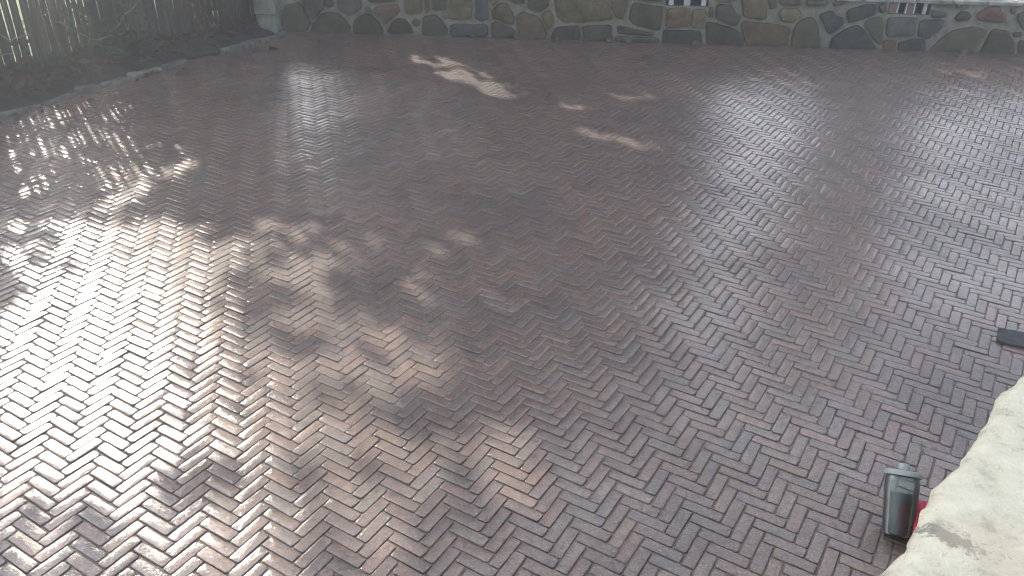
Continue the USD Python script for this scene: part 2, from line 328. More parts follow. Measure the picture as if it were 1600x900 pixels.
# ------------------------------------------------------------------ fieldstone wall
WA, WE, WN = np.array([-3.4, 12.03, 0.0]), np.array([0.99912971, -0.04171124, 0.0]), np.array([-0.04171124, -0.99912971, 0.0])
WTOP = 0.64
def wall_pt(s, z, out):
    s, z, out = np.broadcast_arrays(np.asarray(s, float), z, out)
    return WA + s[..., None] * WE + out[..., None] * WN + z[..., None] * np.array([0, 0, 1.0])
WM = np.eye(4); WM[:3, 0], WM[:3, 1], WM[:3, 2], WM[:3, 3] = WE, [0, 0, 1], WN, WA     # local: x along, y up, z out
STONES = [[(0.179,0.344),(0.381,0.393),(0.413,0.351),(0.469,0.206),(0.531,0.111),(0.447,0.003),(0.08,-0.026),(0.072,0.062),(0.13,0.239)],[(0.422,0.351),(0.526,0.146),(0.703,0.299),(0.737,0.377),(0.682,0.546),(0.398,0.538)],[(0.727,0.547),(0.887,0.552),(0.85,0.346),(0.731,0.317)],[(0.549,0.112),(0.68,0.247),(0.818,0.285),(0.923,0.254),(1.006,0.178),(1.07,0.075),(1.035,-0.014),(0.48,-0.031)],[(0.922,0.553),(1.214,0.561),(1.251,0.341),(1.054,0.214),(0.91,0.314)],[(1.107,0.094),(1.151,0.191),(1.255,0.264),(1.371,0.258),(1.472,0.157),(1.536,0.037),(1.516,0.001),(1.099,-0.012)],[(1.394,0.345),(1.538,0.375),(1.735,0.406),(1.785,0.34),(1.737,0.269),(1.55,0.125)],[(1.303,0.564),(1.762,0.576),(1.755,0.45),(1.559,0.418),(1.337,0.421)],[(1.29,0.376),(1.35,0.344),(1.389,0.259),(1.301,0.291)],[(1.85,0.579),(2.078,0.585),(2.077,0.297),(1.906,0.257),(1.837,0.315)],[(2.122,0.587),(2.184,0.588),(2.184,0.317),(2.121,0.298)],[(2.219,0.589),(2.42,0.595),(2.424,0.35),(2.228,0.327)],[(1.581,0.038),(1.651,0.154),(1.743,0.218),(1.85,0.203),(1.909,0.118),(1.967,0.015),(1.579,0.003)],[(1.93,0.197),(2.038,0.209),(2.043,0.122),(1.971,0.111)],[(2.092,0.245),(2.263,0.285),(2.367,0.202),(2.436,0.082),(2.416,-0.007),(2.065,-0.018)],[(2.334,0.313),(2.45,0.333),(2.457,0.222),(2.413,0.238)],[(2.464,0.596),(2.779,0.605),(2.777,0.231),(2.474,0.222)],[(2.822,0.607),(2.997,0.611),(2.998,0.229),(2.821,0.224)],[(2.473,0.161),(2.989,0.168),(2.999,0.011),(2.47,-0.005)],[(3.042,0.359),(3.173,0.465),(3.251,0.459),(3.314,0.384),(3.351,0.291),(3.353,0.179),(3.238,0.193),(3.149,0.242),(3.042,0.256)],[(3.04,0.613),(3.145,0.616),(3.111,0.48),(3.041,0.41)],[(3.232,0.618),(3.544,0.627),(3.496,0.475),(3.348,0.453)],[(3.043,0.205),(3.131,0.207),(3.238,0.15),(3.354,0.127),(3.374,0.005),(3.044,-0.005)],[(3.394,0.318),(3.482,0.355),(3.659,0.309),(3.75,0.209),(3.827,0.054),(3.776,-0.018),(3.419,-0.011)],[(3.532,0.442),(3.579,0.628),(3.813,0.635),(3.829,0.45),(3.692,0.353),(3.551,0.4)],[(3.728,0.328),(3.839,0.4),(3.907,0.265),(3.893,0.178),(3.833,0.116)],[(3.864,0.636),(4.571,0.656),(4.657,0.441),(4.712,0.289),(4.513,0.257),(4.032,0.217),(3.922,0.308)],[(3.896,0.109),(3.929,0.162),(4.078,0.184),(4.262,0.189),(4.274,-0.002),(3.865,-0.015)],[(4.298,0.191),(4.691,0.22),(4.726,-0.006),(4.327,-0.009)],[(4.631,0.658),(4.914,0.666),(4.887,0.481),(4.851,0.293),(4.745,0.307),(4.691,0.442)],[(4.971,0.517),(4.935,0.432),(4.93,0.296),(5.014,0.23),(5.355,0.154),(5.373,0.309),(5.38,0.479)],[(4.957,0.667),(5.35,0.678),(5.365,0.545),(4.984,0.56)],[(4.761,0.222),(4.958,0.176),(5.342,0.11),(5.344,0.084),(4.788,0.101)],[(4.765,0.066),(5.365,0.058),(5.372,-0.012),(4.771,-0.013)],[(5.434,0.463),(5.735,0.472),(5.749,0.217),(5.435,0.216)],[(5.78,0.457),(5.952,0.462),(5.967,0.344),(5.934,0.206),(5.784,0.218)],[(5.414,0.173),(5.929,0.171),(5.978,-0.001),(5.407,-0.011)],[(6.088,0.533),(6.277,0.53),(6.381,0.407),(6.438,0.375),(6.404,0.254),(6.298,0.268),(6.097,0.348)],[(5.994,0.463),(6.043,0.548),(6.061,0.355),(6.008,0.362)],[(5.973,0.301),(6.052,0.295),(6.349,0.218),(6.414,0.195),(6.518,0.085),(6.532,-0.01),(6.015,-0.009)],[(6.403,0.708),(6.699,0.716),(6.772,0.435),(6.795,0.351),(6.649,0.347),(6.472,0.376),(6.442,0.459)],[(6.048,0.698),(6.336,0.706),(6.354,0.582),(6.083,0.566)],[(6.463,0.325),(6.812,0.301),(7.094,0.267),(7.131,0.251),(7.115,0.104),(7.137,-0.017),(6.576,-0.009),(6.465,0.196)],[(6.758,0.718),(6.867,0.721),(6.896,0.506),(6.806,0.487)],[(6.934,0.44),(6.964,0.508),(7.205,0.499),(7.238,0.415),(7.134,0.328),(6.979,0.332)],[(6.909,0.722),(7.178,0.73),(7.229,0.549),(6.958,0.541)],[(7.158,0.105),(7.174,0.252),(7.232,0.356),(7.352,0.402),(7.425,0.379),(7.503,0.245),(7.582,-0.021),(7.182,-0.025)],[(7.245,0.732),(7.53,0.74),(7.566,0.567),(7.299,0.543)],[(7.464,0.439),(7.63,0.503),(7.698,0.421),(7.805,0.399),(7.825,0.306),(7.695,0.191),(7.647,0.172),(7.588,0.29),(7.512,0.373)],[(7.58,0.741),(8.281,0.761),(8.31,0.639),(7.9,0.627),(7.655,0.545)],[(7.819,0.491),(7.997,0.572),(8.203,0.594),(8.234,0.462),(8.08,0.39),(7.879,0.333)],[(7.706,0.14),(7.892,0.274),(8.01,0.32),(8.109,0.264),(8.223,0.138),(8.362,-0.014),(7.69,-0.035)],[(8.083,0.339),(8.139,0.392),(8.288,0.447),(8.329,0.381),(8.402,0.04),(8.304,0.089)],[(8.228,0.595),(8.318,0.606),(8.346,0.49),(8.265,0.471)],[(8.378,0.424),(8.774,0.436),(8.795,0.19),(8.422,0.17)],[(8.39,0.126),(8.569,0.132),(8.59,-0.024),(8.435,-0.029)],[(8.61,0.107),(8.82,0.157),(8.961,0.144),(9.004,-0.019),(8.633,-0.023)],[(8.816,0.404),(9.158,0.422),(9.125,0.295),(8.99,0.162),(8.839,0.183)],[(8.938,0.549),(9.152,0.506),(9.149,0.456),(8.95,0.441)],[(9.25,0.459),(9.329,0.536),(9.439,0.531),(9.475,0.465),(9.414,0.413),(9.305,0.41)],[(9.532,0.5),(9.669,0.604),(9.793,0.608),(9.938,0.462),(9.942,0.395),(9.582,0.418)],[(9.044,0.025),(9.191,0.211),(9.296,0.291),(9.536,0.341),(9.714,0.313),(9.734,0.245),(9.655,0.08),(9.643,-0.025),(9.04,-0.027)],[(9.795,0.323),(10.023,0.297),(10.067,0.213),(10.155,0.147),(10.197,-0.042),(9.707,-0.041),(9.769,0.186)],[(10.062,0.281),(10.196,0.285),(10.201,0.217),(10.114,0.223)],[(10.181,0.174),(10.433,0.181),(10.556,-0.066),(10.254,-0.058)],[(10.067,0.533),(10.277,0.58),(10.38,0.291),(10.219,0.319),(10.077,0.45)],[(8.878,0.778),(9.175,0.786),(9.208,0.607),(9.061,0.594),(8.954,0.616)],[(9.241,0.788),(9.504,0.796),(9.568,0.634),(9.344,0.57)],[(9.586,0.798),(9.98,0.809),(9.987,0.63),(9.783,0.64)],[(9.947,0.596),(10.03,0.598),(10.031,0.515),(9.968,0.53)],[(9.235,0.69),(9.3,0.577),(9.236,0.566)]]
NICHES = [(5.405, 5.975, 0.49, 0.615), (8.375, 8.925, 0.468, 0.62)]
body = trimesh.creation.box([14.0, WTOP + 0.1, 0.42]); body.apply_translation([6.85, (WTOP - 0.1) / 2, -0.21])
bm = manifold3d.Manifold(manifold3d.Mesh(np.asarray(body.vertices, np.float32), np.asarray(body.faces, np.uint32)))
for a, b, c, d in NICHES:
    k = trimesh.creation.box([b - a, d - c, 0.3]); k.apply_translation([(a + b) / 2, (c + d) / 2, 0])
    bm = bm - manifold3d.Manifold(manifold3d.Mesh(np.asarray(k.vertices, np.float32), np.asarray(k.faces, np.uint32)))
mm = bm.to_mesh(); body = trimesh.Trimesh(mm.vert_properties[:, :3], mm.tri_verts, process=False)
body.apply_transform(WM)
wall = thing('stone_wall', 'low fieldstone wall with raised pale mortar along the far side of the paving', 'wall')
obj('mortar', body, 'mortar_look', wall, smooth=False)
SC = np.array([0.62, 0.51, 0.34]) * np.array([(0.150, 0.145, 0.115), (0.125, 0.125, 0.108), (0.165, 0.14, 0.11), (0.11, 0.12, 0.115), (0.14, 0.125, 0.105), (0.10, 0.112, 0.118)])
SPECIAL = {17: (0.105, 0.125, 0.175), 18: (0.085, 0.105, 0.13), 0: (0.10, 0.105, 0.08), 60: (0.20, 0.125, 0.105), 54: (0.12, 0.135, 0.15), 6: (0.15, 0.115, 0.09), 26: (0.16, 0.155, 0.105), 34: (0.19, 0.155, 0.11), 59: (0.12, 0.14, 0.10)}
def wall_stone(poly, seed, proud=None, inner=None):
    pts = resample(poly, 0.05, 0.018)
    rs = np.random.default_rng(seed)
    proud = proud or rs.uniform(0.024, 0.052)
    pts = pts + rs.normal(0, 0.003, pts.shape)
    c = np.array(Polygon(pts).representative_point().coords[0])
    tilt = rs.normal(0, 0.03, 2)
    def ring(f, z, nz):
        q = c + (pts - c) * f
        zz = z + (q - c) @ tilt * (z > 0) + nz * (meshkit.fbm(np.c_[q * 9, np.full(len(q), seed)], 3, seed) - 0.5)
        return np.c_[q, zz]
    return rings_mesh([ring(1.0, -0.03, 0), ring(1.0, proud * 0.35, 0.003), ring(0.955, proud * 0.85, 0.008), ring(0.80, proud * 1.05, 0.018), ring(0.45, proud * 1.15, 0.025)])
for k, poly in enumerate(STONES):
    q = np.array(poly)
    q[:, 1] = np.where(q[:, 1] > 0.40 + 0.0265 * q[:, 0] + 0.08, WTOP - 0.022, q[:, 1])
    q[:, 1] = np.clip(q[:, 1], -0.05, WTOP - 0.02)
    if np.ptp(q[:, 1]) < 0.02: continue
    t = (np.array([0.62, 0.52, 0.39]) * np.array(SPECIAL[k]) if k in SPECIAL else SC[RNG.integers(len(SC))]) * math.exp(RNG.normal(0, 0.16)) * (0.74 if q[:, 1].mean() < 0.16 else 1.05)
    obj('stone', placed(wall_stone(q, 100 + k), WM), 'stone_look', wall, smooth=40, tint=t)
# capping course of flat stones
s = -0.1
while s < 13.6:
    w = RNG.uniform(0.35, 0.75)
    q = np.array([(s, -0.44), (s + w - 0.015, -0.44), (s + w - 0.015, 0.03), (s, 0.03)])
    pts = resample(q, 0.06, 0.03) + RNG.normal(0, 0.004, (len(resample(q, 0.06, 0.03)), 2)); c = pts.mean(0)
    rr = [np.c_[pts, np.full(len(pts), WTOP - 0.015)], np.c_[pts, np.full(len(pts), WTOP + 0.018)], np.c_[c + (pts - c) * 0.96, np.full(len(pts), WTOP + 0.025)]]
    m = rings_mesh(rr, True, True); v = np.array(m.vertices); m.vertices = WA + v[:, :1] * WE + v[:, 1:2] * WN + np.array([0, 0, 1.0]) * v[:, 2:]
    obj('capstone', m, 'stone_look', wall, smooth=30, tint=np.array((0.24, 0.24, 0.21)) * math.exp(RNG.normal(0, 0.15)))
    s += w
def slab(s0, s1, z0, z1, o0, o1, bev=0.004):
    b = trimesh.creation.box([s1 - s0 - 2 * bev, z1 - z0 - 2 * bev, o1 - o0 - 2 * bev]); 
    pts = np.array(b.vertices); out = []
    for d in np.eye(3): out += [pts + np.sign(pts) * d * bev]
    h = manifold3d.Manifold.hull_points(np.vstack(out).astype(np.float32)).to_mesh()
    m = trimesh.Trimesh(h.vert_properties[:, :3], h.tri_verts); m.apply_translation([(s0 + s1) / 2, (z0 + z1) / 2, (o0 + o1) / 2]); m.apply_transform(WM); return m
# two small openings with upright slats
n1 = NICHES[0]; n2 = NICHES[1]
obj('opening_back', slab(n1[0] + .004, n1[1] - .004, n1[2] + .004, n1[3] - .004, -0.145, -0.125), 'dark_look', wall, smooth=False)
for a, b in ((5.445, 5.513), (5.65, 5.736), (5.882, 5.95)):
    obj('slat', slab(a, b, n1[2] + .003, n1[3] - .003, -0.06, -0.02), 'white_paint_look', wall, smooth=False)
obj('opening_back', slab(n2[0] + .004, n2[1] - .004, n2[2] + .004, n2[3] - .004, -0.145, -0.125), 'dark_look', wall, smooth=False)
for a, b, c in ((8.388, 8.485, 'brown_paint_look'), (8.489, 8.512, 'white_paint_look'), (8.602, 8.627, 'white_paint_look'), (8.632, 8.705, 'brown_paint_look'), (8.709, 8.73, 'white_paint_look'), (8.835, 8.885, 'white_paint_look')):
    obj('slat', slab(a, b, n2[2] + .003, n2[3] - .003, -0.06, -0.02), c, wall, smooth=False)

# rendered end post of the wall
pts = resample([(-0.13, -0.17), (0.15, -0.17), (0.15, 0.17), (-0.13, 0.17)], 0.04, 0.03)
rr = []
for z, f in ((-0.05, 1.05), (0.03, 1.04), (0.1, 0.97), (0.26, 0.93), (0.275, 1.06), (0.55, 1.05), (0.9, 1.03), (0.93, 0.95)):
    a = pts * f + 0.045 * (np.c_[meshkit.fbm(np.c_[pts * 9, np.full(len(pts), z * 5)], 3, 3), meshkit.fbm(np.c_[pts * 6, np.full(len(pts), z * 5)], 3, 4)] - 0.5)
    rr.append(np.c_[a, np.full(len(a), z)])
post = rings_mesh(rr, True, True); post.apply_translation(wall_pt(-0.05, 0.0, 0.10))
gp = thing('gate_post', 'pale rough rendered post at the left end of the stone wall', 'post')
obj('shaft', post, 'render_look', gp, smooth=45)
cp = resample([(-0.17, -0.2), (0.19, -0.2), (0.19, 0.2), (-0.17, 0.2)], 0.05, 0.03)
cap = rings_mesh([np.c_[cp, np.full(len(cp), .925)], np.c_[cp, np.full(len(cp), .98)], np.c_[cp * .5, np.full(len(cp), 1.03)]], True, True); cap.apply_translation(wall_pt(-0.05, 0.0, 0.10))
obj('cap', cap, 'render_look', gp)

# little stones lying along the wall foot
for k, (x, y, r, lab) in enumerate([(-0.62, 11.84, 0.05, 'small grey stone at the wall foot below the blue stone'), (0.0, 11.8, 0.035, 'tiny pale pebble at the wall foot between two arched stones'), (0.54, 11.78, 0.05, 'flat pale pebble at the wall foot left of the widest stone'),
                                    (0.95, 11.76, 0.04, 'grey pebble at the wall foot under the widest olive stone'), (1.27, 11.74, 0.05, 'round grey pebble at the wall foot near the middle of the wall'), (1.53, 11.73, 0.055, 'rounder pebble beside the mortar joint at the wall foot'),
                                    (2.45, 11.70, 0.06, 'pale pebble at the wall foot below the white slatted opening'), (6.05, 11.53, 0.06, 'pebble at the wall foot near the right frame edge')]):
    m = pebble_mesh(r, 40 + k, 0.7); m.apply_translation([x, y, r * 0.35])
    obj('pebble', m, 'stone_look', smooth=True, tint=(0.07, 0.07, 0.062), label=lab, cat='pebble', group='pebbles along the wall foot')

# ------------------------------------------------------------------ planting bed, edging stones
FENCE0, FENCE1 = np.array([-9.6, 5.05]), np.array([-3.62, 12.12])
FD = (FENCE1 - FENCE0) / np.linalg.norm(FENCE1 - FENCE0); FNm = np.array([FD[1], -FD[0]])       # FNm points to the paving
bed_poly = Polygon(list(map(tuple, EDGE + np.array([-0.05, 0.0]))) + [tuple(FENCE1 + FD * 0.1 - FNm * 0.3), tuple(FENCE0 - FNm * 0.3)])
bp = []
x0, y0, x1, y1 = bed_poly.bounds
gx, gy = np.meshgrid(np.arange(x0, x1, 0.07), np.arange(y0, y1, 0.07)); g = np.c_[gx.ravel(), gy.ravel()] + RNG.uniform(-.02, .02, (gx.size, 2))
g = g[shapely.contains_xy(bed_poly.buffer(-0.03), g[:, 0], g[:, 1])]
bd = np.array([bed_poly.exterior.interpolate(d).coords[0] for d in np.arange(0, bed_poly.exterior.length, 0.08)])
P2 = np.vstack([g, bd]); tri = Delaunay(P2).simplices
cen = P2[tri].mean(1); tri = tri[shapely.contains_xy(bed_poly, cen[:, 0], cen[:, 1])]
def bed_z(p):
    d = shapely.distance(shapely.points(p), bed_poly.exterior)
    return 0.01 + 0.13 * np.clip(d / 0.35, 0, 1) * (0.45 + 0.9 * meshkit.fbm(np.c_[p * 2.2, np.zeros(len(p))], 4, 5)) + 0.025 * meshkit.fbm(np.c_[p * 14, np.zeros(len(p))], 3, 9)
a = P2[tri]; flip = np.cross(a[:, 1] - a[:, 0], a[:, 2] - a[:, 0]) < 0; tri[flip] = tri[flip][:, ::-1]
obj('planting_bed', trimesh.Trimesh(np.c_[P2, bed_z(P2)], tri, process=False), 'soil_look', smooth=True, kind='structure')
edging = thing('bed_edging', kind='structure')
ED = shapely.LineString(EDGE)
d = ED.project(Point(-6.4, 6.25))
while d < ED.length - 0.2:
    w = RNG.uniform(0.22, 0.5); p, q = (np.array(ED.interpolate(min(t, ED.length)).coords[0]) for t in (d, d + w))
    if RNG.random() < 0.86:
        t = (q - p) / np.linalg.norm(q - p); nn = np.array([t[1], -t[0]]); wd = RNG.uniform(0.05, 0.10)
        base = resample([tuple(p + nn * 0.045), tuple(q - t * 0.02 + nn * 0.03), tuple(q - t * 0.02 - nn * wd), tuple(p - nn * wd)], 0.05, 0.02)
        base = base + RNG.normal(0, 0.007, base.shape); c = base.mean(0); h = RNG.uniform(0.02, 0.06); tl = RNG.normal(0, 0.06, 2)
        rr = [np.c_[base, np.full(len(base), -0.03)], np.c_[base, h * 0.7 + (base - c) @ tl], np.c_[c + (base - c) * 0.88, h + (base - c) @ tl]]
        obj('edging_stone', rings_mesh(rr), 'stone_look', edging, smooth=40, tint=np.array([(0.11, 0.115, 0.10), (0.085, 0.09, 0.08), (0.15, 0.15, 0.13)][RNG.integers(3)]))
    d += w

# ------------------------------------------------------------------ reed fence
fence = thing('reed_fence', 'grey brown fence of upright reed palings behind the planting bed', 'fence')
FL = np.linalg.norm(FENCE1 - FENCE0); d = 0.0
slits = [FL - 3.42, FL - 3.28, FL - 3.10, FL - 2.28]        # bright gaps
FH = 2.25
npal = 0
while d < FL:
    w = RNG.uniform(0.024, 0.05)
    p = FENCE0 + FD * (d + w / 2) + FNm * RNG.normal(0, 0.006)
    h = FH + RNG.normal(0, 0.06); lean = RNG.normal(0, 0.012)
    gap = RNG.choice([0.001, 0.003, 0.011], p=[0.75, 0.2, 0.05]); slit = any(abs(d + w - s) < 0.022 for s in slits)
    if slit: gap = 0.010
    rr = []
    for z in (-0.05, 0.75, 0.97, 1.5, h):
        ww = w * RNG.uniform(0.98, 1.02) if z > 0.95 or slit else w + gap + 0.004; o = FD * (lean * z + RNG.normal(0, 0.002))
        ang = np.radians([0, 60, 120, 180, 240, 300]) + 0.2
        rr.append(np.array([[*(p + o + FD * ww / 2 * math.cos(k) + FNm * ww * 0.32 * math.sin(k)), z] for k in ang]))
    m = rings_mesh(rr, True, True); m.fix_normals()
    obj('paling', m, 'reed_look', fence, smooth=60, tint=np.array([(0.052, 0.045, 0.030), (0.072, 0.058, 0.036), (0.040, 0.036, 0.025), (0.10, 0.078, 0.048)][RNG.integers(4)]))
    d += w + gap; npal += 1
for z in (0.35, 1.1, 1.95):
    a, b = FENCE0 - FNm * 0.055, FENCE1 - FNm * 0.055
    obj('rail', tube([[*a, z], [*((a + b) / 2), z + 0.02], [*b, z]], 0.022, 8), 'bark_look', fence)
for t in (0.03, 0.25, 0.42, 0.6, 0.78, 0.97):
    p = FENCE0 + (FENCE1 - FENCE0) * t - FNm * 0.12
    obj('post', tube([[*p, -0.3], [*p, 1.2], [*p, 2.2]], [0.05, 0.047, 0.045], 9), 'bark_look', fence)

# ------------------------------------------------------------------ leaves on the bed, creepers on the fence
def leaf_mesh(P, size, rs, up=1.0, aspect=0.55, flat=0.5):
    """n small folded leaves (4 triangles each) at P"""
    n = len(P); d = rs.normal(0, 1, (n, 3)); d[:, 2] *= flat; d /= np.linalg.norm(d, axis=1, keepdims=True)
    nn = rs.normal(0, 0.6, (n, 3)); nn[:, 2] += up; s = np.cross(nn, d); s /= np.linalg.norm(s, axis=1, keepdims=True) + 1e-9
    nn = np.cross(d, s); L = (size * np.exp(rs.normal(0, 0.3, n)))[:, None]
    fold = rs.uniform(0.05, 0.3, (n, 1)); curl = rs.uniform(-0.25, 0.25, (n, 1))
    v = np.stack([P - d * L / 2, P + s * L * aspect / 2 + nn * L * fold * 0.5 - d * L * .05, P + d * L / 2 + nn * L * curl, P - s * L * aspect / 2 + nn * L * fold * 0.5 - d * L * .05, P + nn * L * 0.02], 1)
    f = np.array([[0, 4, 1], [1, 4, 2], [2, 4, 3], [3, 4, 0]])[:, ::-1]
    return trimesh.Trimesh(v.reshape(-1, 3), (f[None] + 5 * np.arange(n)[:, None, None]).reshape(-1, 3), process=False)
rs = np.random.default_rng(5)
c = np.c_[rs.uniform(-7, -3.2, 5000), rs.uniform(7.2, 12.1, 5000)]
c = c[shapely.contains_xy(bed_poly.buffer(-0.04), c[:, 0], c[:, 1])]
edge_d = shapely.distance(shapely.points(c), ED); c = c[rs.random(len(c)) < np.clip(edge_d / 0.35, 0.1, 1)]
k_ = rs.uniform(ED.project(Point(-6.2, 6.6)), ED.length - 0.3, 46)
stray = np.array([ED.interpolate(t).coords[0] for t in k_]) + np.array([0.764, -0.645]) * np.abs(rs.normal(0.12, 0.16, (46, 1)))
lit_pts = np.vstack([np.c_[c, bed_z(c) + rs.uniform(0.0, 0.05, len(c))], np.c_[stray, np.full(46, 0.012)]])
obj('leaf_litter', leaf_mesh(lit_pts, 0.095, rs), 'dead_leaf_look', smooth=False, kind='stuff', label='brown and tan dead leaves scattered over the planting bed', cat='dead leaves')
def fence_pt(t, z, out=0.06): return np.array([*(FENCE1 - FD * t + FNm * out), z])
def creeper(name, label, cat, stems, nleaf, size, seed, mat='creeper_leaf_look', rad=0.007, spread=0.09):
    rs = np.random.default_rng(seed); t = thing(name, label, cat); pts = []
    for st in stems:
        k = np.linspace(0, 1, 14); st = np.array(st, float)
        cur = np.stack([np.interp(k, np.linspace(0, 1, len(st)), st[:, a]) for a in range(3)], 1)
        cur += np.cumsum(rs.normal(0, 0.009, cur.shape), 0)
        obj('stem', tube(cur, np.linspace(rad, rad * 0.4, len(cur)), 6), 'twig_look', t, smooth=True); pts.append(cur[2:])
    if nleaf:
        pts = np.vstack(pts); P = pts[rs.integers(len(pts), size=nleaf)] + rs.normal(0, spread, (nleaf, 3)); P[:, 2] = np.maximum(P[:, 2], 0.1)
        P = P + np.r_[FNm, 0] * 0.03
        obj('leaves', leaf_mesh(P, size, rs, up=0.5), mat, t, smooth=False, kind='stuff')
creeper('creeper', 'green leafy creeper climbing the reed fence left of the bright slits', 'creeper', [[fence_pt(3.75, 0.1), fence_pt(3.8, 0.5), fence_pt(3.72, 1.0)], [fence_pt(3.6, 0.1), fence_pt(3.85, 0.55), fence_pt(3.95, 1.1)], [fence_pt(4.3, 0.1), fence_pt(4.2, 0.5), fence_pt(4.4, 1.0)]], 420, 0.10, 1, spread=0.16)
creeper('creeper', 'sparse green creeper on the fence midway between slits and pale post', 'creeper', [[fence_pt(2.0, 0.1), fence_pt(1.9, 0.5), fence_pt(1.7, 1.0)], [fence_pt(2.5, 0.1), fence_pt(2.45, 0.5), fence_pt(2.6, 0.9)]], 420, 0.085, 12, spread=0.2)
creeper('creeper', 'green creeper on the fence at the far left of the picture', 'creeper', [[fence_pt(4.9, 0.1), fence_pt(5.0, 0.5), fence_pt(4.9, 1.0)], [fence_pt(5.4, 0.1), fence_pt(5.2, 0.4), fence_pt(5.5, 0.9)]], 420, 0.09, 13, spread=0.2)
creeper('dry_vine', 'bare twisting vine looped across the reed fence beside the slits', 'vine', [[fence_pt(3.5, 0.62), fence_pt(3.3, 0.40), fence_pt(3.05, 0.42)], [fence_pt(4.3, 0.75), fence_pt(3.95, 0.45), fence_pt(3.85, 0.2)], [fence_pt(4.1, 0.35, .12), fence_pt(3.7, 0.34, .14), fence_pt(3.4, 0.36, .12)]], 0, 0, 2, rad=0.014)
creeper('dry_vine', 'sagging bare vine on the fence halfway to the pale post', 'vine', [[fence_pt(2.75, 0.55), fence_pt(2.4, 0.3), fence_pt(2.0, 0.28)], [fence_pt(1.75, 0.62), fence_pt(1.95, 0.45), fence_pt(2.15, 0.33)]], 0, 0, 3, rad=0.014)
creeper('low_plant', 'low dark green plant at the bed edge under the fence slits', 'plant', [[fence_pt(3.1, 0.05, .45), fence_pt(3.0, 0.25, .5)], [fence_pt(3.2, 0.05, .4), fence_pt(3.35, 0.22, .5)]], 110, 0.085, 4, spread=0.10)
creeper('low_plant', 'small green plant among dead leaves right of the fence slits', 'plant', [[fence_pt(2.2, 0.05, .55), fence_pt(2.1, 0.2, .6)], [fence_pt(2.3, 0.05, .5), fence_pt(2.4, 0.18, .55)]], 90, 0.075, 6, spread=0.09)
creeper('dry_shrub', 'tan dried shrub against the fence next to the pale post', 'shrub', [[fence_pt(0.9, 0.05, .25), fence_pt(0.8, 0.5, .2), fence_pt(0.7, 0.9, .15)], [fence_pt(1.0, 0.05, .25), fence_pt(1.1, 0.5, .2), fence_pt(1.2, 0.85, .15)], [fence_pt(0.9, 0.05, .3), fence_pt(1.0, 0.4, .35), fence_pt(.95, 0.8, .3)]], 420, 0.07, 7, mat='dead_leaf_look', spread=0.13)

# ------------------------------------------------------------------ near coping wall
CZ = 1.7
L = COPING.exterior.length
bd = np.array([COPING.exterior.interpolate(t).coords[0] for t in np.arange(0, L, 0.012)])
nv = meshkit.fbm(np.c_[bd * 14, np.zeros(len(bd))], 4, 21) - 0.5
bd = bd + np.c_[nv, meshkit.fbm(np.c_[bd * 14, np.full(len(bd), 9.0)], 4, 22) - 0.5] * 0.022
cop = Polygon(bd).buffer(0); bd = np.array(cop.exterior.coords)[:-1]
if not cop.exterior.is_ccw: bd = bd[::-1]
x0, y0, x1, y1 = cop.bounds
gx, gy = np.meshgrid(np.arange(x0, x1, 0.02), np.arange(y0, y1, 0.02)); g = np.c_[gx.ravel(), gy.ravel()] + RNG.uniform(-.006, .006, (gx.size, 2))
g = g[shapely.contains_xy(cop.buffer(-0.01), g[:, 0], g[:, 1])]
P2 = np.vstack([bd, g]); tri = Delaunay(P2).simplices; cen = P2[tri].mean(1); tri = tri[shapely.contains_xy(cop, cen[:, 0], cen[:, 1])]
a = P2[tri]; flip = np.cross(a[:, 1] - a[:, 0], a[:, 2] - a[:, 0]) < 0; tri[flip] = tri[flip][:, ::-1]
dist = shapely.distance(shapely.points(P2), cop.exterior)
top = CZ + 0.020 * (meshkit.fbm(np.c_[P2 * 6, np.zeros(len(P2))], 4, 2) - 0.5) + 0.007 * (meshkit.fbm(np.c_[P2 * 40, np.zeros(len(P2))], 3, 8) - 0.5) - 0.022 * np.exp(-dist / 0.012)
V = np.c_[P2, top]; nb = len(bd); F = list(tri)
for k, (z, f) in enumerate(((CZ - 0.06, 0.012), (CZ - 0.12, -0.004))):
    q = bd + (np.array(cop.centroid.coords[0]) - bd) * f + 0.012 * (np.c_[meshkit.fbm(np.c_[bd * 25, np.full(nb, z * 9)], 3, 3), meshkit.fbm(np.c_[bd * 25, np.full(nb, z * 9)], 3, 4)] - 0.5)
    V = np.vstack([V, np.c_[q, np.full(nb, z)]])
b0, b1 = len(P2), len(P2) + nb
for k in range(nb):
    j = (k + 1) % nb
    F += [[k, b0 + k, b0 + j], [k, b0 + j, j], [b0 + k, b1 + k, b1 + j], [b0 + k, b1 + j, b0 + j]]
near = thing('terrace_wall', 'whitewashed rough edged terrace wall in the lower right corner', 'wall')
obj('coping', trimesh.Trimesh(V, np.array(F), process=False), 'whitewash_look', near, smooth=50)
wb = cop.buffer(-0.05)
obj('wall_body', trimesh.creation.extrude_polygon(wb.simplify(0.004), CZ - 0.13 + 0.1, engine='earcut').apply_translation([0, 0, -0.1]), 'render_look', near, smooth=30)

